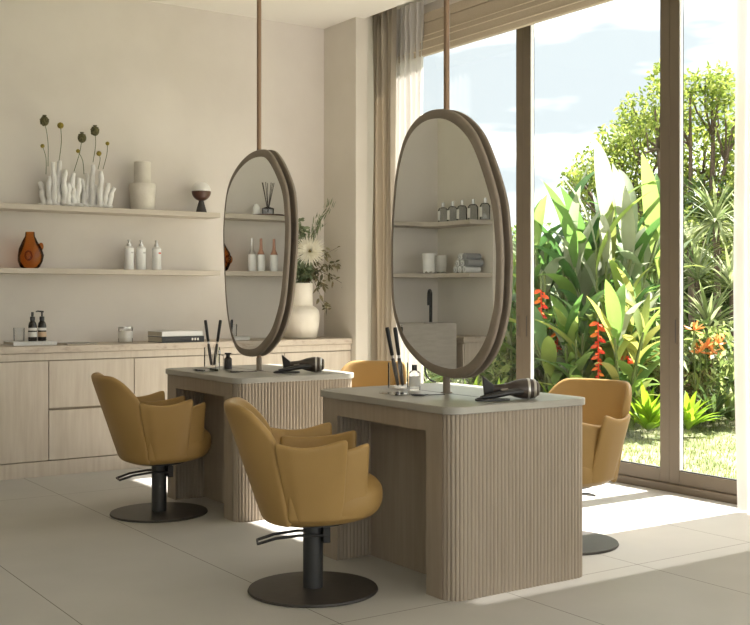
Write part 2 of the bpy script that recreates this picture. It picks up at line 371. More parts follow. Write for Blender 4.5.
# ------------------------------------------------------------------ manicure desks
def desk(cx, y0, y1, label):
    hx = .370; cy = (y0+y1)/2; hy = (y1-y0)/2
    root = thing('styling_desk', label, 'desk', (cx, cy, 0), 0, 'styling desks')
    def rrect(hx_, ya, yb, r_, n=8, corners='bt'):
        pts = []
        def arc(ccx, ccy, a0):
            for k in range(n+1): a = a0+PI/2*k/n; pts.append((ccx+r_*math.cos(a), ccy+r_*math.sin(a)))
        arc(-hx_+r_, ya+r_, PI); arc(hx_-r_, ya+r_, 1.5*PI); arc(hx_-r_, yb-r_, 0); arc(-hx_+r_, yb-r_, PI/2)
        return pts
    MB().prism(rrect(hx+.012, -hy-.01, hy+.01, .07), .732, .762).build('desktop', M['desktop'], root, bevel=.003)
    def flute_line(p0, p1, nrm, n, dep=.0055):
        res = []
        for i in range(n):
            for k in range(6):
                u = (i+k/6)/n
                h = dep*abs(math.sin(PI*k/6))**.7 if k else 0
                res.append((p0[0]+(p1[0]-p0[0])*u+nrm[0]*(h-dep), p0[1]+(p1[1]-p0[1])*u+nrm[1]*(h-dep)))
        return res
    def flute_arc(cx_, cy_, r_, a0, a1, n, dep=.0055):
        res = []
        for i in range(n):
            for k in range(6):
                a = a0+(a1-a0)*(i+k/6)/n; h = dep*abs(math.sin(PI*k/6))**.7 if k else 0
                res.append((cx_+(r_-dep+h)*math.cos(a), cy_+(r_-dep+h)*math.sin(a)))
        return res
    rc = .06
    # near end pedestal (outer fluted face towards -Y)
    inner = -hy+.165
    def pedestal(inner_flutes):
        p = [(-hx, inner), (-hx, -hy+rc)]
        p += flute_arc(-hx+rc, -hy+rc, rc, PI, 1.5*PI, 5)
        p += flute_line((-hx+rc, -hy), (hx-rc, -hy), (0, -1), 32)
        p += flute_arc(hx-rc, -hy+rc, rc, 1.5*PI, 2*PI, 5)
        p += [(hx, -hy+rc), (hx, inner)]
        if inner_flutes: p += flute_line((hx-.02, inner), (-hx+.02, inner), (0, 1), 36, .005)
        return p
    MB().prism(pedestal(False), 0, .732).build('fluted_pedestal', M['deskwood'], root)
    q = [(-x, -y) for x, y in pedestal(True)]
    MB().prism(q, 0, .732).build('fluted_pedestal', M['deskwood'], root)
    MB().box((-.185, inner, 0), (.185, -inner, .732)).build('centre_panel', M['deskwood'], root)
    for s_ in (-1, 1):
        a, b_ = sorted((s_*hx, s_*(hx-.02)))
        MB().box((a, inner, .655), (b_, -inner, .7315)).build('apron', M['deskwood'], root)
    MB().box((-.003, -hy+.08, .7622), (.003, hy-.08, .7627)).build('cable_slot', M['slot'], root)
    return root
D2 = (3.03, 3.385, 4.385); D1 = (3.035, 5.205, 6.165)
desk(*D2, 'near taupe fluted styling desk, with an open kneehole')
desk(*D1, 'far taupe fluted styling desk, in front of the oak cabinets')

# ------------------------------------------------------------------ mirrors
def spline(pts, sub=5):
    n = len(pts); out_ = []
    for i in range(n):
        p0, p1, p2, p3 = (Vector(pts[(i+k-1) % n]) for k in range(4))
        for s_ in range(sub):
            u = s_/sub
            out_.append(.5*((2*p1)+(-p0+p2)*u+(2*p0-5*p1+4*p2-p3)*u*u+(-p0+3*p1-3*p2+p3)*u**3))
    return out_
O2 = [(441,108.8),(426.1,112.1),(413,123.3),(403.7,141.1),(396.8,169),(393.6,199),(391.8,228),(391.4,256),(392.3,300),(396.2,322.4),(403.7,342.9),(414.9,357.9),(429.8,370.9),(446.6,377.5),(459.7,378.4),(472.7,372.8),(483.9,359.7),(492.3,342.9),(497.9,322.4),(501.3,300),(502.6,256),(501,228),(497.9,200),(489.5,169),(478.3,139.2),(467.1,122.4),(454,112.1)]
O1 = [(263.7,149.2),(252.1,152.2),(240.6,162.4),(231.6,177.1),(226.7,193.8),(224.3,216.8),(223.6,236),(224.3,258.4),(225.9,296.8),(229.1,324.3),(233.6,342.3),(239.3,352.5),(247,356.3),(257.3,355.7),(266.2,348),(275.2,334.6),(281.6,315.4),(285.3,296),(288.2,262),(289.2,240),(289.2,220),(286.9,191.2),(280.3,170.7),(271.3,154.1)]
def mirror(O, cx, cy, label, pole_y):
    root = thing('hanging_mirror', label, 'mirror', (cx, pole_y, .763), 0, 'double-sided hanging mirrors')
    base = [onx(px, py, cx-.028) for px, py in O]
    loop = spline([(p.y-pole_y, p.z-.763) for p in base]); n = len(loop)
    c0 = sum(loop, Vector((0, 0)))/n
    nr = []
    for i in range(n):
        tt = (loop[(i+1) % n]-loop[i-1]).normalized(); nn = Vector((tt.y, -tt.x))
        if nn.dot(loop[i]-c0) < 0: nn = -nn
        nr.append(nn)
    wv = [.66+.34*abs(v.y) for v in nr]
    def plate(sgn):
        # profile: (inset, x) rings from the back of the plate round the edge to the glass
        rings = [(.03, -.014), (.006, -.0145), (.001, -.017), (0, -.022), (.0008, -.028), (.003, -.032), (.008, -.0345), (.042, -.0395), (.044, -.038)]
        mb = MB(); vs = []
        for ins, x in rings:
            for i in range(n):
                q = loop[i]-nr[i]*ins*(1 if ins < .02 else wv[i]); vs.append((x, q.x, q.y) if sgn > 0 else (-x, q.x, q.y))
        fs = []
        for a in range(len(rings)-1):
            for i in range(n):
                f_ = (a*n+i, a*n+(i+1) % n, (a+1)*n+(i+1) % n, (a+1)*n+i); fs.append(f_)
        fs.append(tuple(range(n)))
        mb.add(vs, fs); o_ = mb.build('mirror_frame', M['taupe'], root, sharp=50)
        gx = -.0385 if sgn > 0 else .0385
        g_ = MB().add([(gx, (loop[i]-nr[i]*.0435*wv[i]).x, (loop[i]-nr[i]*.0435*wv[i]).y) for i in range(n)], [tuple(range(n))])
        g_.build('mirror_glass', M['mirror'], root, sharp=0)
    plate(1); plate(-1)
    MB().tube([(0, 0, 0), (0, 0, CZ-.763)], .0135, 16).build('pole', M['bronze'], root)
    MB().lathe([(.026, 0), (.026, .003), (.0, .0035)], n=24).build('foot_plate', M['taupe'], root)
    MB().lathe([(.0165, .0), (.0165, .075)], n=20).build('collar', M['taupe'], root)
    return root
m, t, out = newmat('mirror_silver'); gl = t.nodes.new('ShaderNodeBsdfGlossy'); gl.inputs[0].default_value = (.86,.87,.86,1); gl.inputs['Roughness'].default_value = 0.0
L(t, gl.outputs[0], out.inputs[0]); M['mirror'] = m
mirror(O2, 3.04, 3.905, 'large oval mirror hung over the near desk, reflecting glass bottles and rolled towels', 3.905)
mirror(O1, 3.04, 5.67, 'large oval mirror hung over the far desk, reflecting three long-necked bottles', 5.67)

# ------------------------------------------------------------------ salon chairs (local: faces +x)
def solid(o, th, sub=2, off=0):
    s_ = o.modifiers.new('thick', 'SOLIDIFY'); s_.thickness = th; s_.offset = off
    b_ = o.modifiers.new('sub', 'SUBSURF'); b_.levels = sub; b_.render_levels = sub
def sgn(x): return -1 if x < 0 else 1
def make_chair():
    root = thing('salon_chair', '', 'chair')
    bl = .285
    def foot(th, z, off=0):
        tt = max(0, min(1, (z-.29)/.48)); rx = .185+.165*tt+off; ry = .235+.045*tt+off
        e = 2/2.5; cth, sth = math.cos(th), math.sin(th)
        return (-rx*abs(cth)**e*sgn(cth), ry*abs(sth)**e*sgn(sth), z)
    def back(u, v):
        a = math.radians(63); th = -a+2*a*u; k = abs(2*u-1)
        zt = .775-.135*max(0, (k-.5)/.5)**2.0
        zt -= .0
        z = .300+(zt-.300)*v
        x, y, z = foot(th, z)
        return (x, y, z)
    o = MB().grid(back, 18, 10).build('backrest', M['leather'], root, sharp=0); solid(o, .036)
    for s_ in (-1, 1):
        def outer(u, v):
            x = -.175+.285*u; zt = .638-.020*math.sin(PI*min(1, u*1.15))+.012*u**4
            z = .318+(zt-.318)*v
            bulge = .292-.062*(1-v)-.012*(1-u)**2*4*.3 - .03*max(0, u-.6)**2/.16*(1-v)
            if u < .15: bulge -= .012
            return (x+(1-v)*(.062*(1-u)-.012*u), s_*(bulge+.01*v*u), z)
        o = MB().grid(outer, 10, 8).build('outer_arm', M['leather'], root, sharp=0); solid(o, .024)
        def inner(u, v):
            x = -.12+.325*u; zt = .60-.012*math.sin(PI*u)+.028*u**3
            z = .318+(zt-.318)*v
            return (x-.012*(1-v)*u, s_*(.258-.04*(1-v)-.055*max(0, u-.45)**2/.3), z)
        o = MB().grid(inner, 10, 8).build('inner_arm', M['leather'], root, sharp=0); solid(o, .024)
    # seat cushion: rounded superellipse pad with a bull-nosed front
    def seat(u, v):
        a = 2*PI*u; c_ = math.cos(PI*v); r_ = max(0, math.sin(PI*v))**(.30 if v < .5 else .6); z = .097-.097*sgn(c_)*abs(c_)**.85
        cx_, sx = math.cos(a), math.sin(a); e = 2/2.4
        lx = .282 if cx_ > 0 else .205
        return (lx*r_*abs(cx_)**e*sgn(cx_), .238*r_*abs(sx)**e*sgn(sx), .288+z+.012*r_*cx_)
    o = MB().grid(seat, 64, 28).build('seat', M['leather'], root, sharp=0)
    # shell rim below
    MB().lathe([(.10, .272), (.14, .28), (.14, .289), (.0, .2892)], n=28).build('swivel_plate', M['blackmetal'], root)
    MB().lathe([(.262, 0), (.265, .004), (.262, .011), (.05, .014), (.0, .014)], n=64).build('base_disc', M['basemetal'], root)
    MB().lathe([(.041, .013), (.041, .272), (.0, .273)], n=32).build('column', M['graphite_col'], root)
    # foot pump loop behind the column
    zz = .225
    lp = [(.05,-.048,zz+.005),(-.06,-.05,zz+.008),(-.155,-.045,zz-.002),(-.225,-.04,zz-.022),(-.225,.035,zz-.022),(-.155,.04,zz-.002),(-.06,.045,zz+.008),(.05,.047,zz+.005)]
    pump = MB().tube(lp, .0062, 8).build('foot_pump', M['blackmetal'], root)
    MB().box((.036, -.052, .20), (.066, .05, .262)).build('bracket', M['blackmetal'], pump, bevel=.003)
    return root
M['graphite_col'] = pbr('graphite_column', (.05,.05,.05), None, .38, metal=.3)
chair = make_chair()
CH = [((2.315, 3.856, .001), -26, 'mustard leather salon chair in front, at the left side of the near desk'),
      ((2.43, 5.69, .001), -9, 'mustard leather salon chair farthest left, at the left side of the far desk'),
      (tuple(on(563, 543, 0)+Vector((0,0,.001))), 192, 'mustard leather salon chair on the window side of the near desk'),
      ((3.765, 5.70, .001), 215, 'mustard leather salon chair behind the far desk, mostly hidden, backrest showing')]
for i, (loc, rz, lb) in enumerate(CH):
    o = chair if i == 0 else copy_tree(chair)
    o.location = loc; o.rotation_euler.z = math.radians(rz); o['label'] = lb; o['group'] = 'mustard salon chairs'
    o['category'] = 'chair'

# ------------------------------------------------------------------ desk clutter
DT = .7632
def dryer(loc, rz, label):
    r_ = thing('hair_dryer', label, 'hair dryer', loc, rz, 'hair dryers')
    Mx = Matrix.Translation((0, 0, .043)) @ Matrix.Rotation(PI/2, 4, 'Y')
    MB().lathe([(.017,-.085),(.020,-.05),(.024,-.025),(.036,.01),(.042,.04),(.043,.07),(.038,.09),(.033,.10)], n=26).xf(Mx).build('body', M['gunplastic'], r_)
    MB().lathe([(.0435,.058),(.0445,.06),(.0445,.066),(.0435,.068)], n=26).xf(Mx).build('ring', M['silver'], r_)
    MB().lathe([(.0395,.083),(.041,.086),(.041,.091),(.038,.094)], n=26).xf(Mx).build('ring', M['silver'], r_)
    MB().lathe([(.030,.099),(.030,.106),(.022,.110),(.0,.110)], n=26).xf(Mx).build('filter_cap', M['gunmetal'], r_)
    nzz = MB()
    nzz.add([(-.082,-.017,.028),(-.082,.017,.028),(-.082,.017,.060),(-.082,-.017,.060),(-.122,-.011,.012),(-.122,.011,.012),(-.132,.011,.100),(-.132,-.011,.100)],
        [(0,1,2,3),(7,6,5,4),(0,4,5,1),(1,5,6,2),(2,6,7,3),(3,7,4,0)])
    nzz.build('nozzle', M['blackplastic'], r_, bevel=.004)
    hd = MB().tube([(.04,-.02,.036),(-.02,-.045,.032),(-.08,-.066,.023),(-.145,-.084,.013)], [.020,.016,.016,.011], 14, .8).build('handle', M['blackplastic'], r_)
    MB().tube([(-.03,-.052,.046),(-.06,-.062,.041)], .006, 8).build('switch', M['gunmetal'], hd)
    pts = [(-.14,-.084,.010),(-.165,-.088,.008),(-.165,-.115,.006),(-.12,-.12,.006),(-.06,-.115,.006),(-.03,-.09,.006),(-.07,-.075,.006),(-.12,-.09,.006)]
    MB().tube([tuple(q) for q in spline([Vector(p) for p in pts], 4)][:-4], .005, 8).build('cord', M['blackplastic'], r_)
    return r_
M['gunplastic'] = pbr('dark_taupe_plastic', (.065,.05,.042), None, .3, metal=.3)
pA = on(513, 399, DT); dryer(pA, -A+math.radians(2), 'black hair dryer lying on the near desk')
pB = on(305, 372, DT); dryer(pB, -A+math.radians(2), 'black hair dryer lying on the far desk')

def jar(loc, label, h=.12, rad=.048):
    r_ = thing('glass_jar', label, 'jar', loc, 0, 'glass tool jars')
    MB().lathe([(rad,0),(rad,h),(rad-.003,h),(rad-.003,.006),(.0,.006)], n=28, cap=False).build('body', M['clear'], r_, sharp=50)
    MB().lathe([(rad,0),(.0,0)], n=28, cap=False).build('base', M['clear'], r_)
    return r_
def iron(p0, p1, label):
    p0, p1 = Vector(p0), Vector(p1); d = (p1-p0); Ln = d.length
    r_ = thing('styling_iron', label, 'hair styling iron', p0, 0, 'slim styling irons'); r_.rotation_mode = 'QUATERNION'
    r_.rotation_quaternion = d.to_track_quat('Z', 'Y')
    MB().tube([(0,0,0),(0,0,.01),(0,0,.10),(0,0,.13)], [.006,.009,.012,.009], 12, .75).build('plates', M['graphite2'], r_)
    MB().tube([(0,0,.13),(0,0,.143)], [.0055,.0055], 10).build('hinge', M['silver'], r_)
    MB().tube([(0,0,.143),(0,0,.148),(0,0,Ln-.01),(0,0,Ln)], [.008,.010,.0115,.009], 14, .75).build('handle', M['blackplastic'], r_)
M['graphite2'] = pbr('iron_plates', (.12,.105,.10), None, .35, metal=.5)
rt = Vector((CA, -SA, 0))
def station(pxj, pyj, nm, tall):
    j0 = on(pxj, pyj, DT); jar(j0, f'clear glass jar holding two styling irons on the {nm} desk')
    for (dx0, dx1, sd_) in tall:
        iron(j0+rt*dx0+Vector((0, 0, .012)), j0+rt*dx1+Vector((0, 0, .285)), f'{sd_} of the two black styling irons in the jar on the {nm} desk')
station(398, 388, 'near', [(.00, -.052, 'left'), (.022, -.014, 'right')])
station(212, 367, 'far', [(-.004, -.040, 'left'), (.012, .052, 'right')])
def spray(loc, label, rad, h, mat, capr, caph, lab=True, capmat='blackplastic'):
    r_ = thing('cosmetic_bottle', label, 'bottle', loc)
    MB().lathe([(rad*.96,0),(rad,.004),(rad,h*.86),(rad*.7,h*.97),(capr*.8,h),(.0,h)], n=24).build('body', mat, r_)
    MB().lathe([(capr,h),(capr,h+caph),(0,h+caph+.001)], n=20).build('cap', M[capmat], r_)
    if lab: MB().lathe([(rad+.0006,h*.2),(rad+.0006,h*.68)], n=24, cap=False).build('label_band', M['label'], r_)
    return r_
spray(on(414.5, 390, DT), 'small clear bottle with black cap beside the jar on the near desk', .027, .09, M['clear'], .0125, .026)
spray(on(219.5, 369, DT), 'small clear bottle beside the jar on the far desk', .024, .09, M['clear'], .008, .02, False, 'silver')
bt = spray(on(228, 369, DT), 'small dark bottle with a flared black stopper on the far desk', .023, .07, M['charcoal'], .012, .022, False)
MB().lathe([(.019,.088),(.021,.096),(0,.0965)], n=18).build('stopper_rim', M['blackplastic'], bt)
for (px, py, ln, nm) in ((428, 395.6, .15, 'near'), (243, 372.2, .15, 'far')):
    p = on(px, py, DT); r_ = thing('scissors', f'closed dark scissors lying on the {nm} desk below the mirror', 'scissors', p, -A+math.radians(22), 'scissors on the desks')
    MB().add([(-.0,-.006,.001),(ln*.55,0,.001),(0,.006,.001),(0,-.006,.005),(ln*.55,0,.004),(0,.006,.005)], [(2,1,0),(3,4,5),(0,1,4,3),(1,2,5,4),(2,0,3,5)]).build('blades', M['graphite2'], r_)
    for s_ in (-1, 1):
        MB().tube([(0,0,.004),(-ln*.2,s_*.006,.004)], .003, 6).build('shank', M['blackplastic'], r_)
        MB().tube([(-ln*.31+.024*math.cos(a*PI/8), s_*.014+.012*math.sin(a*PI/8), .004) for a in range(17)], .0028, 6).build('finger_ring', M['blackplastic'], r_)
for (px, py, nm) in ((397, 394, 'near'), (205, 371, 'far')):
    p = on(px, py, DT); r_ = thing('glass_tray', f'flat clear glass tray on the {nm} desk in front of the jar', 'tray', p, 0, 'glass trays')
    MB().box((-.05,-.07,0), (.05,.07,.004)).build('plate', M['clear'], r_, bevel=.001)
    for a, b_ in (((-.05,-.07,.0041),(-.046,.07,.012)), ((.046,-.07,.0041),(.05,.07,.012))): MB().box(a, b_).build('rim', M['clear'], r_)
# power cord looping behind the near jar, off the far edge of the desk
c0 = on(424, 372, DT)
pts = [(3.395,4.30,.768),(3.41,4.352,.775),(3.43,4.385,.74),(3.44,4.39,.6),(3.44,4.40,.35),(3.45,4.42,.05),(3.5,4.5,.012),(3.6,4.6,.011)]
def sm(pts, sub=5):
    P = [Vector(p) for p in pts]; o_ = []
    for i in range(len(P)-1):
        p0, p1, p2, p3 = P[max(i-1,0)], P[i], P[i+1], P[min(i+2,len(P)-1)]
        for s_ in range(sub):
            u = s_/sub; o_.append(.5*((2*p1)+(-p0+p2)*u+(2*p0-5*p1+4*p2-p3)*u*u+(-p0+3*p1-3*p2+p3)*u**3))
    return o_+[P[-1]]
q0 = on(436, 382, DT+.003)
loopc = [q0+Vector((0,0,.0)), q0+rt*-.03+Vector((0,0,.012)), q0+rt*-.052+Vector((0,0,.045)), q0+rt*-.05+Vector((0,0,.085)), q0+rt*-.03+Vector((0,0,.10))]
tag(MB().tube(sm(loopc), .0045, 8).build('power_cord', M['blackplastic']), 'thin black cord curling up from the near desk beside the clear bottle', 'cord')

# ------------------------------------------------------------------ shelf and worktop objects
SU, SL = 1.8125, 1.3815
def shelf_at(px, y, z): p = ony(px, 250, y); return Vector((p.x, y, z))
def coral(px0, px1, fingers, label, Y=7.56):
    p = shelf_at((px0+px1)/2, Y, SU); s_ = 1/((ray(px0)[1]*0+F/(p.x*SA+p.y*CA)))
    r_ = thing('coral_vase', label, 'vase', p, -A+.2, 'white coral vases')
    mb = MB(); W = (px1-px0)*s_
    for k in range(9):
        u = -W*.42+W*.84*k/8
        mb.ball((u, R.uniform(-.02,.02), .012), .03, 10, (1, 1, .5))
    tips = []
    for (fx, fh, lean) in fingers:
        x0 = (fx-.5)*W; yy = R.uniform(-.035,.035); n_ = 9; path = []; rad = []
        h = fh
        for i in range(n_+1):
            v = i/n_; path.append((x0*.85+(lean+x0*.05)*v**1.6+.004*math.sin(v*9+fx*30), yy+.005*math.cos(v*8+fx*20), .006+h*v))
            rad.append((.024-.008*v)*(1+.12*math.sin(v*16+fx*11))*(.8 if i == n_ else 1))
        mb.tube(path, rad, 12); tips.append(Vector(path[-1]))
    mb.build('body', M['whiteceramic'], r_, sharp=0)
    return r_
coral(40, 82, [(.04,.165,-.02),(.2,.2,0),(.33,.30,-.005),(.42,.31,.01),(.5,.19,.0),(.6,.25,.0),(.7,.16,.0),(.78,.23,.01),(.92,.2,.015),(.28,.12,.0),(.82,.12,0)],
      'white coral-like ceramic vase, left of the pair on the upper shelf')
coral(80, 111, [(.1,.20,-.01),(.22,.24,-.005),(.4,.30,0),(.5,.16,.0),(.68,.255,.005),(.85,.17,.02),(.98,.14,.035),(.3,.14,0)],
      'white coral-like ceramic vase, right of the pair on the upper shelf')
def rv(rr, z=1): return Vector((rr.uniform(-1,1), rr.uniform(-1,1), rr.uniform(-1,1)*z))
def flower(px, py, bpx, bpy, kind, label):
    Y = 7.56; top = ony(px, py, Y); bot = ony(bpx, bpy, Y)
    r_ = thing('dried_flower', label, 'flower', bot, 0, 'dried flowers in the coral vases')
    d = top-bot; mid = d*.5+Vector((.012, 0, 0))
    MB().tube(sm([(0,0,-.03), tuple(mid), tuple(d)], 4), .0022, 6).build('stem', M['stem'], r_)
    if kind == 'p':
        mb = MB(); rr = .031
        mb.ball(tuple(d), .030, 14, (1,1,1.15)).lathe([(.006,.030),(.016,.040),(.004,.042)], c=tuple(d), n=10)
        for k in range(26):
            q_ = rv(R).normalized(); mb.ball((d.x+.028*q_.x, d.y+.028*q_.y, d.z+.032*q_.z), .006, 5)
        mb.build('seed_head', M['poppy'], r_)
    else:
        MB().ball(tuple(d), {'b':.022,'m':.018,'s':.014}[kind], 12).build('flower_head', M['craspedia'], r_)
for a in [(44.5,121,48,162,'p','brown seed head on the leftmost tall stem above the coral vases'),
          (60.5,125.5,59,157,'b','olive ball flower, second from left among the tall stems'),
          (42.5,146,46,170,'s','smallest olive ball flower, lowest at the far left of the coral vases'),
          (82,138,74,167,'p','leaning brown seed head in the middle of the coral vases'),
          (78,151,84,170,'s','small olive ball flower just below the middle seed head'),
          (95,131,93,158,'p','upright brown seed head to the right of the middle'),
          (99,153.5,98,165,'m','mustard ball flower low on the right coral vase'),
          (107.5,143.5,103,165,'s','small olive ball flower on the rightmost stem')]: flower(*a)
p = shelf_at(142.5, 7.56, SU); r_ = thing('stacked_vase', 'sand ceramic vase, narrow cylinder on a wider one, on the upper shelf', 'vase', p)
MB().lathe([(.083,0),(.086,.006),(.092,.12),(.094,.185),(.09,.192),(.055,.195)], n=36).build('lower_body', M['sandceramic'], r_)
MB().lathe([(.061,.1945),(.061,.345),(.057,.35),(.052,.348),(.052,.25),(.0,.25)], n=36).build('neck', M['sandceramic'], r_)
p = shelf_at(201.3, 7.56, SU); r_ = thing('globe_lamp', 'small globe lamp, white top half and brown lower half, on a dark cone foot', 'lamp', p)
MB().lathe([(.040,0),(.042,.004),(.014,.105),(.0,.106)], n=28).build('cone_foot', M['charcoal'], r_)
MB().lathe([(.072*math.sin(PI*i/20)+1e-4, .162-.072*math.cos(PI*i/20)) for i in range(0, 11)], n=32).build('lower_bowl', M['brown'], r_)
MB().lathe([(.0715*math.sin(PI*i/20)+1e-4, .163-.0715*math.cos(PI*i/20)) for i in range(10, 21)], n=32).build('globe_shade', M['whiteceramic'], r_)
p = shelf_at(30, 7.56, SL); r_ = thing('amber_vase', 'amber glass vase with a dimpled face-like body on the lower shelf', 'vase', p)
mb = MB().lathe([(.052,0),(.066,.012),(.082,.05),(.086,.09),(.075,.135),(.05,.185),(.033,.22),(.030,.25)], n=36, cap=False)
for i, v in enumerate(mb.v):
    x, y, z = v; k = 1+.08*math.sin(3*math.atan2(y, x)+z*25)*math.sin(PI*min(1, z/.22)); mb.v[i] = (x*k, y*k, z)
mb.build('body', M['amber'], r_, sharp=0)
MB().ball((.066,-.03,.15), .018, 10, (1,.6,1.5)).build('nose', M['amber'], r_)
MB().tube([(.0+.024*math.cos(a*PI/8)-.035, -.082+.008*math.cos(a*PI/8), .085+.03*math.sin(a*PI/8)) for a in range(17)], .006, 8).build('ear', M['amber'], r_)
for px, lb, red in ((129,'left',0),(141,'middle',0),(156.5,'right',1)):
    p = shelf_at(px, 7.56, SL); r_ = thing('pump_bottle', f'{lb} of the three white bottles with silver caps on the lower shelf', 'bottle', p, 0, 'white silver-capped bottles')
    MB().lathe([(.033,0),(.034,.004),(.034,.155),(.024,.168),(.012,.172),(0,.172)], n=26).build('body', M['whiteplastic'], r_)
    MB().lathe([(.017,.17),(.017,.188),(.008,.19),(.008,.205),(.013,.207),(.011,.216),(0,.217)], n=18).build('silver_cap', M['silver'], r_)
    MB().box((.002,-.0352,.118), (.020,-.0335,.128)).build('label_mark', M['red'] if red else M['silver'], r_)
# worktop
def bookthing(p, w_, d_, h, rz, label, cover, group=None, marks=0):
    r_ = thing('book', label, 'book', p, rz, group)
    MB().box((-w_/2+.004,-d_/2+.004,.004), (w_/2-.004,d_/2-.001,h-.004)).build('pages', M['paper'], r_)
    cv = MB().box((-w_/2,-d_/2,0), (w_/2,d_/2,.0038)).box((-w_/2,-d_/2,h-.0038), (w_/2,d_/2,h)).box((-w_/2,-d_/2,.0038),(w_/2,-d_/2+.0038,h-.0038))
    cv = cv.build('cover', cover, r_, bevel=.001)
    if marks:
        k = MB()
        for i in range(marks): k.box((w_/2-.10+i*.022, -d_/2-.0008, h*.3), (w_/2-.10+i*.022+.013, -d_/2+.001, h*.7))
        k.build('spine_lettering', M['label'], cv)
    return r_
CTZ = CT+.001
pb = ony(30, 342, 7.50); pb.z = CTZ
bookthing(pb, .29, .24, .025, .0, 'white and grey book lying flat under two dark bottles at the left', M['bookwhite'], marks=4)
def apoth(px, label, lab, pump):
    p = ony(px, 340, 7.47); p.z = CTZ+.0255
    r_ = thing('dispenser_bottle', label, 'bottle', p, 0, 'dark apothecary bottles')
    MB().lathe([(.027,0),(.0285,.004),(.0285,.10),(.024,.122),(.012,.14),(0,.141)], n=26).build('body', M['amber_s'], r_)
    MB().lathe([(.0292,.028),(.0292,.062)], n=26, cap=False).build('label_band', lab, r_)
    MB().lathe([(.0292,.072),(.0292,.090)], n=26, cap=False).build('label_band', M['label'], r_)
    MB().lathe([(.0165,.138),(.0165,.165),(.006,.168),(.006,.195 if pump else .172),(.0,.196 if pump else .173)], n=18).build('collar', M['blackplastic'], r_)
    if pump:
        MB().tube([(.010,0,.198),(-.03,0,.202),(-.042,0,.198)], [.006,.005,.004], 8).build('pump_spout', M['blackplastic'], r_)
    else:
        MB().lathe([(.009,.17),(.009,.196),(0,.197)], n=14).build('spray_head', M['blackplastic'], r_)
M['amber_s'] = pbr('dark_brown_bottle', (.028,.022,.018), None, .2)
apoth(32.5, 'dark spray bottle with a white and grey label standing on the flat book', M['label'], 0)
apoth(42, 'dark pump bottle with a tan label standing on the flat book', M['labelorange'], 1)
p = ony(19, 340, 7.52); p.z = CTZ+.0255
r_ = thing('drinking_glass', 'empty clear tumbler standing on the flat book', 'glass', p)
MB().lathe([(.034,0),(.036,.09),(.034,.09),(.032,.006),(.0,.006)], n=24, cap=False).build('body', M['clear'], r_)
p = ony(77, 342, 7.45); p.z = CTZ
r_ = thing('magazine', 'closed grey magazine lying flat on the worktop', 'magazine', p, .1)
MB().box((-.11,-.09,0), (.11,.09,.006)).build('pages', M['paper'], r_); MB().box((-.111,-.091,.0061), (.111,.091,.0075)).build('cover', M['gunmetal'], r_)
p = ony(125.5, 338, 7.50); p.z = CTZ
r_ = thing('candle_jar', 'white candle in a glass jar on the worktop', 'candle', p)
MB().lathe([(.048,0),(.05,.004),(.05,.105),(.047,.105),(.047,.085),(.0,.085)], n=30, cap=False).build('jar', M['clear'], r_)
MB().lathe([(.0465,.005),(.0465,.082),(0,.083)], n=28).build('wax', M['wax'], r_)
MB().lathe([(.0508,.03),(.0508,.078)], n=28, cap=False).build('label_band', M['label'], r_)
MB().lathe([(.0515,.1),(.0515,.112),(.048,.112)], n=28, cap=False).build('rim', M['silver'], r_)
p = ony(176, 338, 7.40); p.z = CTZ
bookthing(p, .33, .24, .042, .03, 'thick black book, bottom of the pair on the worktop', M['bookblack'], 'stacked books', 3)
p2 = Vector((p.x-.005, p.y+.004, CTZ+.0425))
bookthing(p2, .32, .235, .036, .045, 'pale grey book, top of the pair on the worktop', M['bookwhite'], 'stacked books')

# big cream vase with bouquet
vp = ony(300.5, 338, 7.44); vp.z = CTZ
r_ = thing('ceramic_vase', 'large cream ceramic vase with a wide neck and shouldered body', 'vase', vp)
MB().lathe([(.115,0),(.128,.01),(.145,.10),(.150,.17),(.143,.215),(.12,.24),(.097,.252),(.094,.30),(.094,.42),(.09,.43),(.085,.425),(.085,.26),(0,.25)], n=44).build('body', M['creamceramic'], r_, sharp=50)
VT = vp+Vector((0, 0, .42))
def leafshape(mb, base, direction, normal, ln, wd, droop=0, n_=5, fold=.15):
    d = Vector(direction).normalized(); nn = Vector(normal); nn = (nn-d*nn.dot(d))
    nn = nn.normalized() if nn.length > 1e-4 else d.orthogonal().normalized()
    s_ = d.cross(nn); vs = []; b0 = Vector(base); o_ = len(mb.v)
    for i in range(n_+1):
        u = i/n_; ww = wd*.5*(math.sin(PI*min(1, u*.96+.04))**.8)*(1-.25*u) if i < n_ else wd*.02
        if i == 0: ww = wd*.04
        c = b0+d*(ln*u)+Vector((0,0,-1))*(droop*ln*u*u)
        vs += [c-s_*ww+nn*(fold*ww), c, c+s_*ww+nn*(fold*ww)]
    fs = []
    for i in range(n_):
        a = i*3; fs += [(a, a+1, a+4, a+3), (a+1, a+2, a+5, a+4)]
    mb.add(vs, fs)
